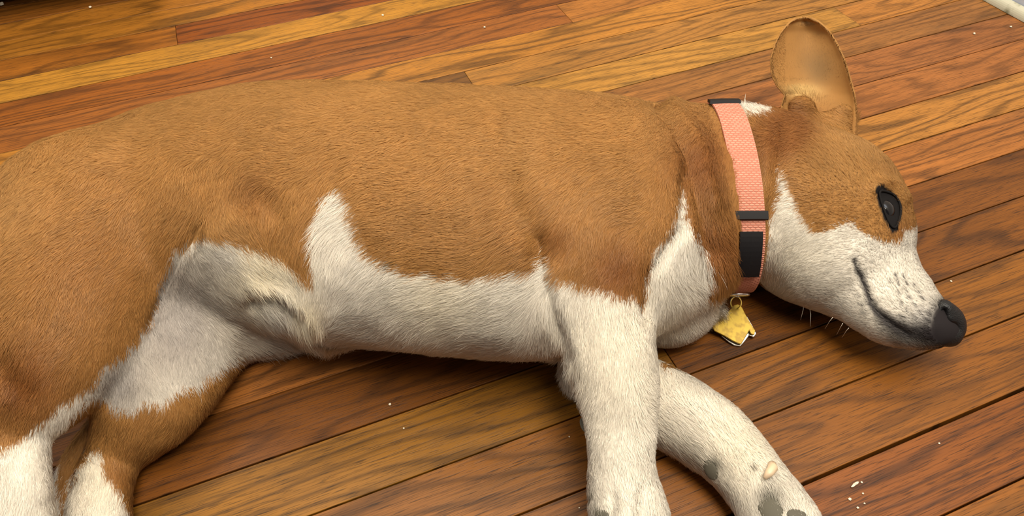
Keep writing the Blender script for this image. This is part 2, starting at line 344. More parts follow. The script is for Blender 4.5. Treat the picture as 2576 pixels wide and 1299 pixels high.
# skin folds and muscle relief, as displacement along the normal
def fold(px, py, pts, wpx, depth, V, N_):
    """a groove (depth<0) or ridge along a line drawn on the body"""
    pts = np.array(pts, float); best = np.full(len(px), 1e9)
    for i in range(len(pts)-1):
        a, b_ = pts[i], pts[i+1]; ab = b_-a; t = np.clip(((px-a[0])*ab[0]+(py-a[1])*ab[1])/(ab@ab), 0, 1)
        best = np.minimum(best, np.hypot(px-a[0]-t*ab[0], py-a[1]-t*ab[1]))
    facing = ((CAM-V)*N_).sum(1) > 0
    return np.exp(-(best/wpx)**2)*depth*facing
disp = (vnoise(V, 45, 3)-.5)*.0022+(vnoise(V, 110, 5)-.5)*.0009
for pts, wd, dp in [
    ([(1650, 255), (1705, 320), (1745, 400), (1765, 500), (1790, 620)], 20, -.0068), ([(1690, 270), (1755, 370), (1800, 500)], 24, .006),
    ([(1725, 430), (1722, 560), (1640, 680), (1628, 790)], 14, -.006),
    ([(1975, 320), (1968, 400), (1965, 470), (1940, 560)], 18, -.004), ([(1925, 300), (1930, 400), (1915, 520)], 14, .002),
    ([(1385, 620), (1340, 560), (1300, 490), (1285, 400), (1290, 330)], 38, -.0042), ([(1370, 330), (1350, 400), (1350, 480)], 45, .003), ([(1360, 590), (1375, 700), (1400, 820), (1430, 900)], 16, -.005),
    ([(500, 560), (480, 600), (450, 640), (410, 740), (380, 810)], 12, -.004), ([(620, 760), (680, 755), (745, 790)], 20, -.007), ([(640, 720), (720, 735), (780, 790), (800, 820)], 16, .004),
    ([(600, 500), (640, 480), (700, 520)], 30, -.003), ([(-20, 900), (60, 990), (20, 1060)], 40, -.004),
    ([(2150, 655), (2165, 690), (2182, 735), (2205, 780), (2245, 815), (2290, 845)], 7, -.003), ([(1612, 1225), (1600, 1299)], 9, -.004), ([(1545, 1245), (1540, 1299)], 9, -.003), ([(2190, 480), (2215, 460), (2250, 468), (2275, 500)], 14, .0035),
    ([(2150, 560), (2200, 610), (2230, 640)], 30, -.002), ([(1845, 380), (1860, 520)], 10, 0)]:
    disp += fold(PX, PY, pts, wd, dp, V, N_)
fade = np.clip((V[:, 2]-.004)/.01, 0, 1)
V = V+N_*(disp*fade)[:, None]; V[:, 2] = np.maximum(V[:, 2], .0012); N_ = vnormals(V, Q)
print('body', len(V), len(Q), round(time.time()-T0, 1))

# ---------------------------------------------------------------- coat colours (markings of the dog)
def inpoly(px, py, poly):
    r = np.zeros(px.shape, bool); n = len(poly)
    for i in range(n):
        x1, y1 = poly[i]; x2, y2 = poly[(i+1) % n]
        c = ((y1 > py) != (y2 > py)) & (px < (x2-x1)*(py-y1)/(y2-y1+1e-9)+x1); r ^= c
    return r
def dline(px, py, pts):
    d = np.full(px.shape, 9.)
    for i in range(len(pts)-1):
        a, b_ = np.array(pts[i][:2], float), np.array(pts[i+1][:2], float); ab = b_-a; t = np.clip(((px-a[0])*ab[0]+(py-a[1])*ab[1])/(ab@ab), 0, 1)
        wd = pts[i][2]+t*(pts[i+1][2]-pts[i][2]); d = np.minimum(d, np.hypot(px-a[0]-t*ab[0], py-a[1]-t*ab[1])/wd)
    return d
WHITE = [
    [(845, 468), (815, 500), (790, 550), (783, 610), (790, 680), (800, 705), (770, 695), (720, 655), (650, 625), (560, 605), (500, 595), (470, 615), (432, 640), (405, 720), (380, 800), (345, 858), (295, 893), (245, 945), (225, 990),
     (270, 1000), (300, 1020), (345, 1030), (370, 1010), (400, 1015), (440, 985), (480, 975), (540, 935), (600, 905), (640, 930), (860, 940), (1000, 920), (1430, 960), (1440, 880), (1400, 760), (1366, 640), (1350, 680), (1200, 700), (1150, 706), (1060, 692), (980, 665), (925, 640), (905, 590), (885, 530), (862, 485)],
    [(1360, 615), (1382, 690), (1420, 708), (1480, 722), (1540, 738), (1590, 748), (1627, 775), (1660, 900), (1720, 1500), (1430, 1500), (1440, 1080), (1400, 1040), (1400, 950), (1395, 850)],
    [(1722, 465), (1730, 520), (1742, 570), (1762, 620), (1792, 670), (1772, 700), (1768, 748), (1800, 742), (1850, 735), (1870, 790), (1800, 850), (1700, 905), (1620, 905), (1626, 770), (1624, 700), (1645, 630), (1682, 590), (1706, 530)],
    [(1966, 415), (1980, 480), (2010, 545), (2050, 580), (2100, 572), (2150, 562), (2180, 590), (2215, 612), (2265, 622), (2272, 590), (2330, 560), (2480, 760), (2480, 940), (2200, 920), (1850, 810), (1862, 755), (1895, 725), (1920, 680), (1928, 620), (1942, 560), (1958, 490)],
    [(1850, 215), (1950, 215), (1945, 278), (1915, 292), (1880, 300), (1860, 296)],
    [(-300, 1140), (0, 1128), (50, 1110), (80, 1078), (120, 1056), (150, 1020), (240, 960), (250, 975), (170, 1060), (150, 1150), (150, 1500), (-300, 1500)],
    [(243, 1128), (215, 1150), (188, 1188), (166, 1250), (160, 1500), (345, 1500), (325, 1290), (292, 1232), (266, 1195), (250, 1165), (258, 1132)],
    [(1640, 935), (1720, 925), (1900, 1040), (2200, 1320), (2200, 1500), (1600, 1500), (1600, 950)],
]
TAN = np.array(srgb(166, 120, 66)); TAND = np.array(srgb(130, 80, 37)); TANL = np.array(srgb(188, 144, 90)); WH = np.array([.80, .735, .635]); CREAM = np.array([.90, .78, .55]); GREY = np.array([.52, .49, .47])
DARK = np.array(srgb(46, 40, 42))
dark_spots = [(2255, 698), (2275, 700), (2240, 712), (2262, 716), (2283, 716), (2303, 722), (2315, 738), (2280, 732), (2262, 742), (2292, 752), (2325, 755), (2307, 770), (2270, 765), (2285, 785), (2318, 790), (2302, 800), (2340, 790), (2335, 808), (2273, 800), (2168, 770), (2178, 790), (2160, 745)]
def coat(P, jit, body=True):
    """colour of the fur at surface points P, jit: per-strand wander in photo pixels"""
    px, py = proj(P); n1 = vnoise(P, 60, 1)-.5; n2 = vnoise(P, 160, 2)-.5
    qx = px+n1*18+n2*10+jit[:, 0]; qy = py+n2*18-n1*8+jit[:, 1]
    wh = np.zeros(len(P), bool)
    for p in WHITE: wh |= inpoly(qx, qy, p)
    v = vnoise(P, 22, 4)[:, None]; v2 = vnoise(P, 70, 9)[:, None]
    t = TAN*(1-v)+TANL*v if False else TAN*(.86+.2*v+.1*v2)
    # deeper russet at the neck, elbow, flank fold, rear thigh; paler on rump edge
    def blob(cx, cy, r): return np.exp(-(((px-cx)/r)**2+((py-cy)/r)**2))[:, None]
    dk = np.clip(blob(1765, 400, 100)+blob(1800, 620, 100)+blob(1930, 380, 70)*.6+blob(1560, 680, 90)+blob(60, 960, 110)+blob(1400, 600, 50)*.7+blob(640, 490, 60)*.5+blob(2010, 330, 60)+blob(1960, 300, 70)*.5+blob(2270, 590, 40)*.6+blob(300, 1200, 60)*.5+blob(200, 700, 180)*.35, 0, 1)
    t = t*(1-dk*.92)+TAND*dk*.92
    pl = np.clip(blob(30, 520, 110)*.7+blob(1300, 380, 90)*.45+blob(2130, 400, 90)*.4+blob(1660, 330, 70)*.3+blob(560, 590, 60)*.8, 0, 1); t = t*(1-pl*.6)+TANL*pl*.6
    cr = np.clip(blob(650, 680, 110)+blob(770, 790, 50)+blob(1120, 760, 110)*.6+blob(1560, 900, 200)*.35+blob(2000, 640, 100)*.3+blob(1860, 1120, 100)*.5+blob(250, 1200, 90)*.5, 0, 1)
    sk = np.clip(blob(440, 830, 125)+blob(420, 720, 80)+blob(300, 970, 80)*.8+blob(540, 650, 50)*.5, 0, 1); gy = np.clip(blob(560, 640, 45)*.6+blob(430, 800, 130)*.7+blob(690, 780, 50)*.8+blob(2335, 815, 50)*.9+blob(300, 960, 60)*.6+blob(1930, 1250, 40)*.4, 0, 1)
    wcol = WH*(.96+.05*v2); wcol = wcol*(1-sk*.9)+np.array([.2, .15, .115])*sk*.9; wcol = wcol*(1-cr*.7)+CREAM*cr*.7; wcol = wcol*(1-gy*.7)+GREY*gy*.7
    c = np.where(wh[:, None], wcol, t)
    # lips, eyelids and pigment
    dl = dline(px+n2*8, py+n1*8, [(2150, 652, 7), (2165, 690, 9), (2182, 738, 9), (2205, 782, 13), (2240, 815, 24), (2285, 840, 34), (2335, 846, 38), (2380, 830, 36)])
    a = (np.clip(1.35-dl, 0, 1)[:, None])*.95; c = c*(1-a)+DARK*a
    ey = dline(px, py, [(2214, 478, 13), (2228, 500, 22), (2242, 525, 27), (2246, 550, 22), (2248, 580, 10)]); a = np.clip((1.15-ey)*5, 0, 1)[:, None]; c = c*(1-a)+DARK*.2*a
    a = np.clip(np.exp(-(((px-2362)/34)**2+((py-845)/34)**2))*1.1+np.exp(-(((px-2368)/26)**2+((py-785)/30)**2))*.9, 0, .95)[:, None]; c = c*(1-a)+DARK*a
    a = np.clip(6-6*np.hypot((px-2394)/56, (py-818)/66), 0, 1)[:, None]; c = c*(1-a)+DARK*.6*a
    for sx, sy in dark_spots:
        a = (np.exp(-(((px-sx)**2+(py-sy)**2)/26.))*.95)[:, None]; c = c*(1-a)+DARK*a
    for sx, sy, r in ((990, 660, 9), (1893, 1173, 9), (1788, 1160, 20), (1934, 1250, 38), (1848, 690, 0.1), (1500, 1285, 14), (1483, 1245, 12)):
        a = np.exp(-(((px-sx)**2+(py-sy)**2)/r**2))[:, None]*.8; c = c*(1-a)+np.array(srgb(70, 66, 50))*a
    return np.clip(c, .004, 1)

FUR, nt, b = mat('dog_skin_coat', rough=.75, spec=.18)
atn = nt.nodes.new('ShaderNodeAttribute'); atn.attribute_name = 'coat'; nt.links.new(atn.outputs['Color'], b.inputs['Base Color'])
HAIR, nt, b = mat('dog_hair', rough=.55, spec=.25)
atn = nt.nodes.new('ShaderNodeAttribute'); atn.attribute_name = 'coat'; nt.links.new(atn.outputs['Color'], b.inputs['Base Color'])
an2 = nt.nodes.new('ShaderNodeAttribute'); an2.attribute_name = 'lie'; nrm_ = nt.nodes.new('ShaderNodeVectorMath'); nrm_.operation = 'NORMALIZE'
nt.links.new(an2.outputs['Vector'], nrm_.inputs[0]); nt.links.new(nrm_.outputs[0], b.inputs['Normal'])
def set_col(me, C):
    a = me.color_attributes.new('coat', 'FLOAT_COLOR', 'POINT'); a.data.foreach_set('color', np.concatenate([C, np.ones((len(C), 1))], 1).astype(np.float32).ravel())
DOG = bpy.data.objects.new('dog', None); COL.objects.link(DOG)
dx = at(1000, 650, 0); DOG.location = (0, 0, 0)
tag(DOG, 'tan and white short-haired dog lying on its side on the wood floor', 'dog')
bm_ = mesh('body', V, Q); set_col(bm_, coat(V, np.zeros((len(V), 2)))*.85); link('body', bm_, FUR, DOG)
BVH = BVHTree.FromPolygons([tuple(v) for v in V.tolist()], Q.tolist())
def hit(px, py, off=0., dflt=.05):
    d = ray(px, py); h = BVH.ray_cast(Vector(CAM), Vector(d))
    if h[0] is None: return at(px, py, dflt), np.array([0, 0, 1.])
    n = np.array(h[1]); n = n if n@d < 0 else -n; return np.array(h[0])+n*off, n

# flow of the coat, (x, y, dx, dy) in the photograph
FLOW = np.array([(1832, 600, .45, .9), (1835, 680, .5, .85), (1800, 780, .8, .5), (100, 600, -.6, .8), (60, 480, -.8, .6), (300, 400, -.9, .3), (500, 300, -1, .1), (800, 280, -1, .05), (1100, 280, -1, 0), (1350, 300, -1, .1), (1550, 350, -1, .1), (1550, 500, -.8, .5), (1500, 640, -.3, 1),
 (700, 400, -1, .25), (450, 500, -.4, .8), (250, 700, -.5, .8), (150, 850, -.5, .8), (60, 950, -.2, 1), (1000, 450, -1, .15), (1200, 450, -1, .3), (1280, 560, -.8, .6), (1000, 600, -1, .1), (1150, 640, -1, .15), (850, 520, -.6, .9), (820, 620, -.3, 1), (800, 750, -.2, 1),
 (700, 560, -.2, 1), (640, 600, .6, .7), (560, 640, .8, .5), (680, 690, .7, .6), (760, 780, .4, .9), (600, 800, .8, .4), (900, 700, -.6, .7), (1100, 740, -.9, .35), (1250, 730, -.9, .4), (1200, 840, -1, .1), (900, 830, -.9, .2), (500, 870, .4, .9), (420, 950, .1, 1), (400, 1080, -.5, .8), (260, 1200, 0, 1), (60, 1200, 0, 1),
 (700, 860, .9, .4), (1420, 800, .2, 1), (1530, 850, 0, 1), (1560, 1000, 0, 1), (1560, 1200, .1, 1), (1700, 620, .1, 1), (1740, 720, .6, .5), (1680, 820, .1, 1), (1750, 400, -.1, 1), (1700, 320, -.6, .7), (1800, 560, -.2, 1), (1820, 700, -.2, 1), (1940, 400, -.4, .9), (1930, 600, -.3, 1), (1900, 280, -.8, -.4),
 (2000, 600, -.7, .4), (2060, 700, -.9, .2), (2050, 450, -.8, -.4), (2120, 400, -.7, -.6), (2180, 450, -.7, -.7), (2150, 540, -.9, -.2), (2250, 620, -.5, -.8), (2230, 720, -.7, -.5), (2300, 760, -.7, -.6), (2100, 650, -.9, -.2), (2150, 780, -.9, -.4), (1700, 1030, .8, .6), (1850, 1130, .6, .8), (1950, 1260, .5, .85), (1450, 980, -.2, 1)], float)
def flow(px, py):
    wx = np.zeros(len(px)); wy = np.zeros(len(px))
    for x, y, dx_, dy_ in FLOW:
        l = math.hypot(dx_, dy_); wgt = 1/((px-x)**2+(py-y)**2+900)**1.6*1e6; wx += wgt*dx_/l; wy += wgt*dy_/l
    l = np.hypot(wx, wy)+1e-9; return wx/l, wy/l
LONG = [(1835, 650, 45, .012), (1800, 780, 40, .008), (690, 880, 80, .018), (850, 870, 45, .022), (770, 830, 40, .012), (820, 600, 90, .007), (1200, 740, 200, .005), (650, 680, 120, .006), (1280, 560, 70, .006), (1780, 700, 70, .009), (1800, 450, 90, .004), (1450, 960, 60, .008), (1720, 1120, 70, .005), (1890, 275, 40, .009), (500, 560, 60, .005), (2200, 650, 250, -.0052), (1560, 1100, 220, -.003), (1880, 1150, 150, -.003), (2100, 450, 120, -.002)]
def fur(name, V, Q, N_, count, parent, colf, lenf=None, flowdir=None, keep=None, rad=.00012, bvh=None):
    T = np.concatenate([Q[:, [0, 1, 2]], Q[:, [0, 2, 3]]]); a, b_, c = V[T[:, 0]], V[T[:, 1]], V[T[:, 2]]
    cr = np.cross(b_-a, c-a); ar = np.linalg.norm(cr, axis=1); ctr = (a+b_+c)/3; fn = cr/(ar[:, None]+1e-12)
    vd = CAM-ctr; vd /= np.linalg.norm(vd, axis=1, keepdims=True); fc = (fn*vd).sum(1)
    wgt = ar*np.where(fc > -.15, 1., .25)*(ctr[:, 2] > .006)
    px, py = proj(ctr); wgt *= np.where((px > -80) & (px < 2660) & (py > -80) & (py < 1380), 1, .15)
    if keep is not None: wgt *= keep(ctr, px, py)
    cdf = np.cumsum(wgt); idx = np.searchsorted(cdf, rng.random(count)*cdf[-1]); idx = np.minimum(idx, len(T)-1)
    r1, r2 = rng.random(count), rng.random(count); f = r1+r2 > 1; r1[f] = 1-r1[f]; r2[f] = 1-r2[f]
    P = a[idx]+(b_-a)[idx]*r1[:, None]+(c-a)[idx]*r2[:, None]; t = T[idx]
    n = N_[t[:, 0]]*(1-r1-r2)[:, None]+N_[t[:, 1]]*r1[:, None]+N_[t[:, 2]]*r2[:, None]; n /= np.linalg.norm(n, axis=1, keepdims=True)
    px, py = proj(P)
    fx, fy = (flow(px, py) if flowdir is None else flowdir(px, py))
    ang = (vnoise(P, 30, 11)-.5)*.9+(vnoise(P, 110, 12)-.5)*.5+rng.normal(0, .1, count)
    fx, fy = fx*np.cos(ang)-fy*np.sin(ang), fx*np.sin(ang)+fy*np.cos(ang)
    tv = RT*fx[:, None]-UP*fy[:, None]; rd = (P-CAM)
    # direction on the surface whose picture is (fx, fy)
    tv = tv-rd*((tv*n).sum(1)/((rd*n).sum(1)-1e-4*np.sign((rd*n).sum(1)+1e-12)))[:, None]*np.where(np.abs((rd*n).sum(1)) > .12*np.linalg.norm(rd, axis=1), 1, 0)[:, None]
    tv -= n*(tv*n).sum(1)[:, None]; tv /= np.linalg.norm(tv, axis=1, keepdims=True)+1e-9
    ln = np.full(count, .0085)
    if lenf is None:
        for x, y, r, q in LONG: ln += np.exp(-(((px-x)/r)**2+((py-y)/r)**2))*q
    else: ln = lenf(px, py)
    ln = np.maximum(ln*rng.uniform(.65, 1.2, count), .003)
    lift = np.where(px > 1980, .55, 1.)*np.clip(rng.normal(.14, .06, count)+(vnoise(P, 60, 14)-.5)*.07, .04, .7)
    K = 4; s = np.linspace(0, 1, K)[None, :, None]
    root = P-n*.0008
    pts = root[:, None]+tv[:, None]*(s*ln[:, None, None])+n[:, None]*((s-.55*s*s)*(lift*ln*1.6)[:, None, None]+.0008*s)
    side = np.cross(n, tv); pts += side[:, None]*(s*s*(rng.normal(0, .09, count)*ln)[:, None, None])
    if bvh is not None:                       # lift strands out of creases
        fn_ = bvh.find_nearest
        for k in range(1, K):
            q = pts[:, k]; best = np.array([fn_(v)[0] for v in q.tolist()])
            bad = ((q-best)*n).sum(1) < .0006*k/K; q[bad] = best[bad]+n[bad]*(.0005+.0005*k)
    pts[:, :, 2] = np.maximum(pts[:, :, 2], .0006)
    hc = bpy.data.hair_curves.new(name); hc.add_curves([K]*count)
    hc.points.foreach_set('position', pts.astype(np.float32).ravel())
    ra = (rad*np.array([1, .9, .65, .12])[None, :]*rng.uniform(.7, 1.3, count)[:, None]).astype(np.float32).ravel()
    at_ = hc.attributes.get('radius') or hc.attributes.new('radius', 'FLOAT', 'POINT'); at_.data.foreach_set('value', ra)
    c = colf(P, rng.normal(0, 5, (count, 2)))*rng.uniform(.88, 1.12, count)[:, None]*(.9+.22*vnoise(P*[1, 1, 1], 260, 21))[:, None]
    ca = hc.attributes.new('coat', 'FLOAT_COLOR', 'CURVE'); ca.data.foreach_set('color', np.concatenate([c, np.ones((count, 1))], 1).astype(np.float32).ravel())
    sn = n+rng.normal(0, .12, (count, 3)); sa = hc.attributes.new('lie', 'FLOAT_VECTOR', 'CURVE'); sa.data.foreach_set('vector', sn.astype(np.float32).ravel())
    o = link(name, hc, HAIR, parent); tag(o, None, None, None, 'stuff'); return o
PADS = ((1788, 1182, 30, 19, 72), (1938, 1282, 36, 30, 70, -.001), (2006, 1298, 26, 16, 10), (1484, 1250, 30, 10, 84, -.001), (1515, 1296, 22, 12, 10), (1468, 1070, 22, 9, 80))
CPATH = [(1822, 275), (1852, 355), (1871, 450), (1882, 550), (1884, 650), (1862, 740)]
def keep(ctr, px, py):
    k = np.ones(len(px)); k[dline(px, py, [(2214, 478, 13), (2228, 500, 22), (2242, 525, 27), (2246, 550, 22), (2248, 580, 10)]) < 1] = 0
    k[dline(px, py, [(a, b_, 36) for a, b_ in CPATH[:-1]]) < 1] = .12
    for a in PADS: k[np.hypot(px-a[0], py-a[1]) < a[3]*.9] *= .12
    k[np.hypot((px-2388)/46, (py-818)/52) < 1] = 0
    return k
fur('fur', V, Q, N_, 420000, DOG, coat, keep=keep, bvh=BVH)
print('fur', round(time.time()-T0, 1))

# ---------------------------------------------------------------- ear
rows = [(345, 1990, 2150, .080, .5), (315, 1975, 2154, .086, .7), (270, 1968, 2152, .093, .9), (238, 1978, 2147, .099, 1.2), (215, 1958, 2141, .103, 1.35), (190, 1945, 2134, .107, 1.35), (150, 1941, 2122, .113, 1.2), (110, 1953, 2103, .119, 1.), (80, 1969, 2083, .123, .8), (60, 1987, 2060, .126, .5), (50, 2004, 2038, .1275, .2)]
rr = np.array(rows, float); ss = np.linspace(0, len(rows)-1, 44); fi = np.interp
EV = []; NT = 26
for s in ss:
    y, x0, x1, z, bo = [fi(s, np.arange(len(rows)), rr[:, j]) for j in range(5)]
    for t in np.linspace(0, 1, NT):
        x = x0+(x1-x0)*t; yy = y+8*math.sin(math.pi*t)*(0 if s < 9 else -1)*.5
        p = at(x, yy, z); d = ray(x, yy); prof = math.sin(math.pi*t)**.7*(1-.35*t)
        p = p+d*(.034*bo*prof)
        EV.append(p)
EV = np.array(EV); NS = len(ss)
EQ = np.array([(i*NT+j, i*NT+j+1, (i+1)*NT+j+1, (i+1)*NT+j) for i in range(NS-1) for j in range(NT-1)])
EN = vnormals(EV, EQ); fl = np.sign(((CAM-EV)*EN).sum(1).mean()); EN *= fl
if fl < 0: EQ = EQ[:, ::-1]
back = EV-EN*.003; nV = len(EV)
BQ = EQ[:, ::-1]+nV; rim = []
bd = [i*NT for i in range(NS)]+[(NS-1)*NT+j for j in range(1, NT)]+[i*NT+NT-1 for i in range(NS-2, -1, -1)]+[j for j in range(NT-2, 0, -1)]
for i in range(len(bd)):
    a, c = bd[i], bd[(i+1) % len(bd)]; rim.append((a, c, c+nV, a+nV))
EVa = np.concatenate([EV, back]); EQa = np.concatenate([EQ, BQ, np.array(rim)])
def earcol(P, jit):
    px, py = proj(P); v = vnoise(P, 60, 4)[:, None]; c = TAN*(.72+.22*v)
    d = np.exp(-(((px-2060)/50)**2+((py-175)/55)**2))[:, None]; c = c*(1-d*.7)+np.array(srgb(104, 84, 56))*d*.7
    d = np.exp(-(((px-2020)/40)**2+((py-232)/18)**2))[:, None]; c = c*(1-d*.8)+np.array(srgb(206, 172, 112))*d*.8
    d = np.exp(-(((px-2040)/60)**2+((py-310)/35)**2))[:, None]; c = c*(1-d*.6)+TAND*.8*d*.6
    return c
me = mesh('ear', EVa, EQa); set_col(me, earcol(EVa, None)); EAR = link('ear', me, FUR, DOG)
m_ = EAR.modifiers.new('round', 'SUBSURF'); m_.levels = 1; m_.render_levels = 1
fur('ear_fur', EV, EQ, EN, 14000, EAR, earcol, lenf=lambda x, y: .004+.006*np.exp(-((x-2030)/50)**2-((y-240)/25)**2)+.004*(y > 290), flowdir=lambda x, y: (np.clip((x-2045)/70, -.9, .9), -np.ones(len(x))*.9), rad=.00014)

# ---------------------------------------------------------------- nose, eye, pads, claws
NOSE, nt, b = mat('nose_leather', (.008, .0075, .008), .45, 0, .3)
v_ = nt.nodes.new('ShaderNodeTexVoronoi'); v_.inputs['Scale'].default_value = 900; tc = nt.nodes.new('ShaderNodeTexCoord'); nt.links.new(tc.outputs['Object'], v_.inputs['Vector'])
bp = nt.nodes.new('ShaderNodeBump'); bp.inputs['Strength'].default_value = .5; bp.inputs['Distance'].default_value = .0005; nt.links.new(v_.outputs['Distance'], bp.inputs['Height']); nt.links.new(bp.outputs[0], b.inputs['Normal'])
nose = [Chain([(2374, 776, 25, .052), (2388, 800, 36, .040), (2394, 822, 38, .034), (2388, 836, 35, .033)], .9), Chain([(2366, 806, 32, .044), (2366, 836, 35, .034), (2385, 846, 26, .032)], .9)]
P_ = lambda x, y: hit(x, y)
Dn, l2, v2 = build_sdf(nose, .0009, .0018, margin=.008, cuts=[])
Vn, Qn = surface_nets(Dn, l2, v2); Nn = vnormals(Vn, Qn); pxn, pyn = proj(Vn)
g = np.exp(-(dline(pxn, pyn, [(2376, 782, 5), (2378, 805, 7), (2386, 822, 10), (2400, 824, 7)])/1.1)**2)
Vn = Vn-Nn*(g*.006*(((CAM-Vn)*Nn).sum(1) > 0))[:, None]; Vn = smooth_mesh(Vn, Qn, 2)
link('nose', mesh('nose', Vn, Qn), NOSE, DOG)
EYE, _, _ = mat('eye_gloss', (.005, .004, .005), .12, 0, .35, .15)
p, n = hit(2237, 524)
def ball(name, c, r, m, parent, sx=1, sy=1, sz=1, rot=None, seg=24):
    bm = bmesh.new(); bmesh.ops.create_uvsphere(bm, u_segments=seg, v_segments=seg//2, radius=1)
    me = bpy.data.meshes.new(name); bm.to_mesh(me); bm.free(); me.shade_smooth()
    o = link(name, me, m, parent); o.scale = (r*sx, r*sy, r*sz); o.location = c
    if rot is not None: o.rotation_euler = rot
    return o
e = p-n*.0088
ball('eye', e, .0112, EYE, DOG)
IR, _, _ = mat('iris', (.05, .025, .012), .2, 0, .5, 1)
LID, _, _ = mat('eyelid_skin', (.006, .005, .005), .75, 0, .15)
def tube(name, pts, r, m, parent, seg=8, closed=False):
    pts = [np.array(q, float) for q in pts]; n = len(pts); V_ = []; R_ = r if hasattr(r, '__len__') else [r]*n
    for i, q in enumerate(pts):
        a = pts[(i-1) % n] if closed or i > 0 else q; c = pts[(i+1) % n] if closed or i < n-1 else q; t = c-a; t /= np.linalg.norm(t)+1e-12
        s_ = np.cross(t, [0, .31, .95]); s_ /= np.linalg.norm(s_)+1e-9; u_ = np.cross(s_, t)
        for j in range(seg): th = 2*math.pi*j/seg; V_.append(q+R_[i]*(s_*math.cos(th)+u_*math.sin(th)))
    Fc = [(i*seg+j, i*seg+(j+1) % seg, ((i+1) % n)*seg+(j+1) % seg, ((i+1) % n)*seg+j) for i in range(n if closed else n-1) for j in range(seg)]
    if not closed: Fc += [tuple(range(seg))[::-1], tuple((n-1)*seg+j for j in range(seg))]
    return link(name, mesh(name, V_, Fc), m, parent)
lid = [(2210, 478), (2226, 482), (2246, 488), (2260, 505), (2266, 527), (2262, 552), (2252, 577), (2240, 572), (2229, 548), (2219, 520), (2211, 495)]
lp = []
for i in range(len(lid)):
    a, c = np.array(lid[i], float), np.array(lid[(i+1) % len(lid)], float)
    for t in (0, .33, .66):
        x, y = a+(c-a)*t; q, _n = hit(x, y, .0006); lp.append(q)
for _ in range(3): lp = [(lp[i-1]+lp[i]*2+lp[(i+1) % len(lp)])/4 for i in range(len(lp))]
tube('eyelid', lp, .0010, LID, DOG, closed=True)
PAD, nt, b = mat('paw_pad', srgb(84, 80, 68), .8)
CLAW, _, _ = mat('claw', srgb(205, 180, 150), .4)
def pad(px, py, rx, ry, ang, off=.0004):
    rx, ry = rx*.85, ry*.85
    p, n = hit(px, py, off); s = .00031
    o = ball('paw_pad', p, 1, PAD, DOG, rx*s, ry*s, min(rx, ry)*s*.35); t = (RT*math.cos(math.radians(ang))-UP*math.sin(math.radians(ang))); t = t-n*(t@n); t /= np.linalg.norm(t); bt = np.cross(n, t)
    o.rotation_euler = Matrix(((t[0], bt[0], n[0]), (t[1], bt[1], n[1]), (t[2], bt[2], n[2]))).to_euler(); return o
for a in PADS: pad(*a)
q = [hit(x, y, o)[0] for x, y, o in ((1940, 1172, .001), (1938, 1185, .004), (1930, 1198, .005), (1922, 1210, .004))]
tube('dewclaw', q, [.003, .0034, .003, .0014], CLAW, DOG, 10)
# whiskers
WHK, _, _ = mat('whisker', (.7, .65, .55), .4)
for i, (x0, y0, x1, y1) in enumerate([(2022, 772, 2014, 805), (2036, 778, 2038, 822), (2095, 805, 2075, 828), (2120, 820, 2105, 842), (2135, 832, 2118, 850), (1868, 285, 1876, 236), (1872, 285, 1874, 245)]):
    a, _n = hit(x0, y0-6); c = at(x1, y1, max(a[2]*.6, .003)) if y1 > y0 else at(x1, y1, a[2]+.004); m2 = (a+c)/2+np.array([0, 0, .003]); tube('whisker', [a, m2, c], [.00025, .0002, .0001], WHK, DOG, 5)

# ---------------------------------------------------------------- collar
PINK, nt, b = mat('pink_webbing', srgb(226, 150, 128), .75, 0, .2)
tc = nt.nodes.new('ShaderNodeTexCoord'); mp = nt.nodes.new('ShaderNodeMapping'); mp.inputs['Scale'].default_value = (1, 1, 1); nt.links.new(tc.outputs['UV'], mp.inputs[0])
br = nt.nodes.new('ShaderNodeTexBrick'); br.inputs['Scale'].default_value = 1; br.inputs['Mortar Size'].default_value = .28; br.inputs['Mortar Smooth'].default_value = 1; br.inputs['Brick Width'].default_value = 1; br.inputs['Row Height'].default_value = .55
br.inputs['Color1'].default_value = (*srgb(220, 156, 134), 1); br.inputs['Color2'].default_value = (*srgb(206, 140, 118), 1); br.inputs['Mortar'].default_value = (*srgb(176, 108, 88), 1)
nt.links.new(mp.outputs[0], br.inputs['Vector']); nt.links.new(br.outputs['Color'], b.inputs['Base Color'])
bp = nt.nodes.new('ShaderNodeBump'); bp.inputs['Distance'].default_value = .0005; bp.invert = True; nt.links.new(br.outputs['Fac'], bp.inputs['Height']); nt.links.new(bp.outputs[0], b.inputs['Normal'])
BLK, _, _ = mat('black_plastic', (.006, .005, .006), .6, 0, .2)
CHROME, _, _ = mat('chrome', (.75, .74, .72), .18, 1)
COLLAR = bpy.data.objects.new('dog_collar', None); COL.objects.link(COLLAR)
tag(COLLAR, "pink woven collar with black buckle around the dog's neck", 'collar')
path = [(1822, 268), (1836, 310), (1852, 355), (1863, 400), (1871, 450), (1877, 500), (1882, 550), (1885, 600), (1884, 650), (1877, 700), (1862, 740)]
top = []
for x, y in path:
    q, n = hit(x, y, .0); top.append(q)
top = np.array(top); ctr = np.array([top[:, 0].mean()-.0, (top[0, 1]+top[-1, 1])/2, .055])
A = np.linalg.svd(top-top.mean(0))[2][2]; A = A if A[0] > 0 else -A
A = A-np.array([0, 0, A[2]*.5]); A /= np.linalg.norm(A)
ctr = top.mean(0)-A*0; c0, _ = np.array(ctr), 0; ctr[2] = .055
ctr -= A*((ctr-top.mean(0))@A)
e1 = np.array([0, 0, 1.])-A*A[2]; e1 /= np.linalg.norm(e1); e2 = np.cross(A, e1)
ring_pts = []; NA = 144
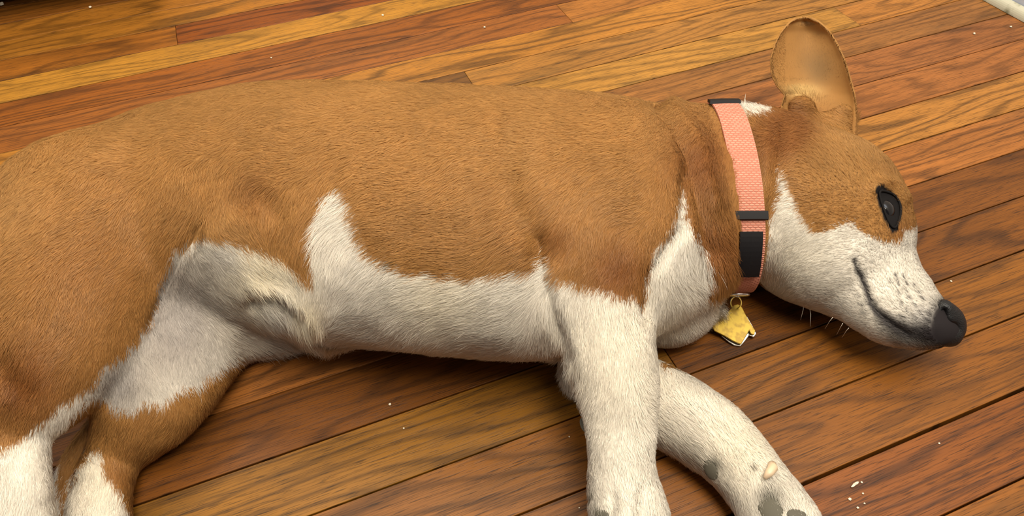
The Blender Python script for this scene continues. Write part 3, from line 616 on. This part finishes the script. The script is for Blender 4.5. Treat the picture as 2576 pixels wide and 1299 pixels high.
for i in range(NA):
    th = 2*math.pi*i/NA; d = e1*math.cos(th)+e2*math.sin(th)
    # from outside in to the neck
    h_ = BVH.ray_cast(Vector(ctr), Vector(d)); rad_ = h_[3] if h_[0] is not None else .07; ring_pts.append(min(rad_, .14))
rp_ = np.array(ring_pts)
for i in range(NA):
    while rp_[i] > .03:
        p_ = ctr+(e1*math.cos(2*math.pi*i/NA)+e2*math.sin(2*math.pi*i/NA))*(rp_[i]+.005)
        if proj(p_[None])[1][0] < 746: break
        rp_[i] -= .0015
for _ in range(8): rp_ = (np.roll(rp_, 1)+rp_*2+np.roll(rp_, -1))/4
HW = .0118
def ring_at(i, off, lat=0.):
    th = 2*math.pi*(i/NA); r = fi(i % NA, np.arange(NA+1), np.append(rp_, rp_[0]))+off
    p = ctr+(e1*math.cos(th)+e2*math.sin(th))*r+A*lat; p = np.array(p); p[2] = max(p[2], .0015+max(off, 0)*.3); return p
def strap(name, i0, i1, off, thick, hw, m, parent, closed=False, steps=None):
    n = steps or max(2, int(abs(i1-i0)*1.5)); V_ = []; UV = []
    for k in range(n+1 if not closed else n):
        i = i0+(i1-i0)*k/n
        for lat, o_ in ((-hw, off), (-hw*.98, off+thick), (0, off+thick*1.15), (hw*.98, off+thick), (hw, off)): V_.append(ring_at(i, o_, lat))
        UV.append(i)
    Fc = []; nn = n if closed else n
    for k in range(nn):
        a = k*5; c = ((k+1) % (n if closed else n+1))*5
        for j in range(4): Fc.append((a+j, c+j, c+j+1, a+j+1))
        Fc.append((a+4, c+4, c, a))
    if not closed: Fc += [(0, 1, 2, 3, 4), tuple(n*5+j for j in (4, 3, 2, 1, 0))]
    me = mesh(name, V_, Fc, False); uvl = me.uv_layers.new(name='UV')
    arc = 2*math.pi*.075/NA
    for p in me.polygons:
        for li in p.loop_indices:
            vi = me.loops[li].vertex_index; row = vi//5; lat = (0, .02, .5, .98, 1)[vi % 5]
            i = i0+(i1-i0)*row/n
            if closed and row == 0 and any(me.loops[l].vertex_index//5 == n-1 for l in p.loop_indices): i = i1
            uvl.data[li].uv = (lat*6.0, i*arc/.0036)
    o = link(name, me, m, parent); return o
sidx = []
for x, y in [(1822, 268), (1880, 536), (1884, 556), (1884, 588), (1882, 690), (1866, 742)]:
    bi = min(range(NA), key=lambda i: (lambda P: math.hypot(P[0]-x, P[1]-y) + (0 if ring_at(i, 0)[2] > .03 else 0))(proj(ring_at(i, .002)[None])and (float(proj(ring_at(i, .002)[None])[0][0]), float(proj(ring_at(i, .002)[None])[1][0]))))
    sidx.append(bi)
print('collar idx', sidx)
strap('strap', 0, NA, .0034, .0018, HW, PINK, COLLAR, closed=True, steps=288)
i_top, i_s0, i_s1, i_b0, i_b1, i_r = sidx
strap('slider', i_s0, i_s1, .0050, .0032, HW*1.16, BLK, COLLAR, steps=4)
strap('buckle', i_b0, i_b1, .0046, .0055, HW*.74, BLK, COLLAR, steps=10)
dirn = 1 if (i_s0-i_top) % NA < NA/2 else -1
strap('slider', i_top-dirn*1.5, i_top+dirn*.6, .0050, .0032, HW*1.16, BLK, COLLAR, steps=4)
dr = [ring_at(i_r+dirn*(1.6-1.9*math.cos(a_)), .0075, .009*math.sin(a_)) for a_ in np.linspace(0, 2*math.pi, 20, endpoint=False)]
tube('d_ring', dr, .0011, CHROME, COLLAR, closed=True)
# tags
BRASS, nt, b = mat('yellow_tag_metal', srgb(196, 160, 52), .42, .35, .5)
nz = nt.nodes.new('ShaderNodeTexNoise'); nz.inputs['Scale'].default_value = 170; rp = nt.nodes.new('ShaderNodeValToRGB'); rp.color_ramp.elements[0].position = .38; rp.color_ramp.elements[0].color = (*srgb(156, 124, 36), 1)
rp.color_ramp.elements[1].position = .55; rp.color_ramp.elements[1].color = (*srgb(186, 154, 48), 1); tc = nt.nodes.new('ShaderNodeTexCoord'); nt.links.new(tc.outputs['Object'], nz.inputs['Vector']); nt.links.new(nz.outputs[0], rp.inputs[0]); nt.links.new(rp.outputs[0], b.inputs['Base Color'])
def plate(name, px, zf, th, m, label, cat):
    c = at(*np.mean(px, 0), .01); V_ = []
    for dz in (0, th):
        for x, y in px: q = at(x, y, zf(x, y)); q = q+np.array([0, 0, dz]); V_.append(q)
    n = len(px); Fc = [tuple(range(n)), tuple(range(2*n-1, n-1, -1))]+[(i, n+i, n+(i+1) % n, (i+1) % n) for i in range(n)]
    V_ = np.array(V_); o = bpy.data.objects.new(name, None); me = mesh(name, V_-c, Fc, False); o = link(name, me, m); o.location = c
    bv = o.modifiers.new('edge', 'BEVEL'); bv.width = .0004; bv.segments = 2
    return tag(o, label, cat)
zf = lambda x, y: .004+(870-y)*.00010
plate('pet_tag', [(1846, 770), (1856, 768), (1866, 776), (1876, 796), (1890, 820), (1899, 834), (1897, 845), (1888, 842), (1884, 834), (1876, 848), (1864, 868), (1856, 866), (1840, 858), (1820, 846), (1796, 834), (1790, 822), (1800, 808), (1830, 788)], zf, .0014, BRASS,
      "yellow metal pet tag lying on the floor below the dog's collar", 'tag')
SILV, _, _ = mat('silver_tag', (.6, .58, .52), .25, 1)
plate('pet_tag', [(1838, 790), (1862, 782), (1880, 800), (1895, 826), (1902, 842), (1896, 850), (1884, 846), (1872, 862), (1862, 873), (1846, 871), (1832, 862), (1815, 848), (1812, 820)], lambda x, y: .0012+(870-y)*.00010, .0012, SILV,
      'silver pet tag showing its edge under the yellow tag', 'tag')
t0 = at(1850, 776, .014); r0 = proj(np.array([ring_at(i_r+dirn*4, .009, 0)])); top_r = ring_at(i_r+dirn*4.2, .009, 0)
mid = (t0+top_r)/2; v_ = (top_r-t0)/2; sd = np.cross(v_, [0, .4, .9]); sd = sd/np.linalg.norm(sd)*.0045
tube('split_ring', [mid+v_*1.1*math.cos(a)+sd*math.sin(a) for a in np.linspace(0, 2*math.pi, 24, endpoint=False)], .0008, CHROME, COLLAR, closed=True)

# ---------------------------------------------------------------- crumbs and bits on the floor
CR, _, _ = mat('crumb', (.7, .62, .48), .7)
crumbs = [(981, 1019, 5, 'largest white crumb on the shaded plank below the belly'), (1016, 1079, 3.4, 'tiny white crumb below and right of the largest belly crumb'), (1432, 1100, 3, 'tiny white crumb just left of the upright white foreleg'),
          (1457, 1279, 3, 'tiny white crumb near the bottom edge left of the white forepaw'), (2148, 1222, 9, 'long pale flake right of the lower forepaw'), (2167, 1215, 3.4, 'pale speck at the right end of the long flake'), (2170, 1243, 3.4, 'pale speck just below the long flake'),
          (2137, 1258, 5, 'round pale crumb under the left end of the long flake'), (2174, 1268, 3, 'small pale speck between the two lowest crumbs'), (2157, 1279, 4, 'lowest pale crumb below the long flake'), (2362, 1117, 3, 'pale speck right of the wide dark floor gap'),
          (2450, 86, 4, 'pale crumb on the reddish plank near the baseboard'), (2542, 69, 3.5, 'pale speck closest to the baseboard'), (6, 13, 7, 'white round bead in the upper left corner'), (1219, 70, 4, 'pale fleck on the reddish plank above the back'),
          (963, 40, 4.5, 'pale fleck on the yellow plank at the top'), (683, 147, 3, 'tiny pale speck on the brown plank above the hip'), (228, 20, 5, 'pale fleck on the darker plank at the upper left'), (2392, 709, 3.4, 'pale speck on the dark grain by the nose')]
for x, y, r, lab in crumbs:
    c = at(x, y, 0); s = np.linalg.norm(c-CAM)/F*r*.78
    bm = bmesh.new(); bmesh.ops.create_icosphere(bm, subdivisions=2, radius=1)
    for v in bm.verts: v.co *= random.uniform(.75, 1.2)
    me = bpy.data.meshes.new('crumb'); bm.to_mesh(me); bm.free(); o = link('crumb', me, CR); el = 2.4 if r == 9 else 1.25
    o.scale = (s*el*.7, s*.45 if r == 9 else s*.8, s*.5); o.rotation_euler = (0, 0, YAW+(.2 if r == 9 else random.uniform(0, 3))); o.location = (c[0], c[1], s*.5+.0002)
    tag(o, lab, 'crumb', 'crumbs scattered on the floor')
# black cabinet at the upper left, only its foot is in view
CAB, _, _ = mat('black_cabinet', (.012, .011, .012), .5)
c = at(52, -2, 0); dirv = at(-300, 42, 0)-c; dirv[2] = 0; dirv /= np.linalg.norm(dirv); nrm = np.array([dirv[1], -dirv[0], 0]); nrm = nrm if nrm[1] > 0 else -nrm
def obox(name, o0, a, b_, z0, z1, m, parent=None):
    q = [o0, o0+a, o0+a+b_, o0+b_]; V_ = [p+np.array([0, 0, z]) for z in (z0, z1) for p in q]
    ob = link(name, mesh(name, V_, [(3, 2, 1, 0), (4, 5, 6, 7)]+[(i, (i+1) % 4, 4+(i+1) % 4, 4+i) for i in range(4)], False), m, parent)
    bv = ob.modifiers.new('edge', 'BEVEL'); bv.width = .003; bv.segments = 2; return ob
CABO = bpy.data.objects.new('cabinet', None); COL.objects.link(CABO); tag(CABO, 'black cabinet, only its foot showing in the upper left corner', 'cabinet')
q0 = at(430, -5, 0); q1 = at(-300, 100, 0); q0[2] = q1[2] = 0
obox('plinth', c, dirv*.3, nrm*.35, .0004, .07, CAB, CABO); obox('case', q0, q1-q0, nrm*.39, .07, .34, CAB, CABO)  # case stays out of view, its overhang added to shade the corner planks
print('done', round(time.time()-T0, 1))
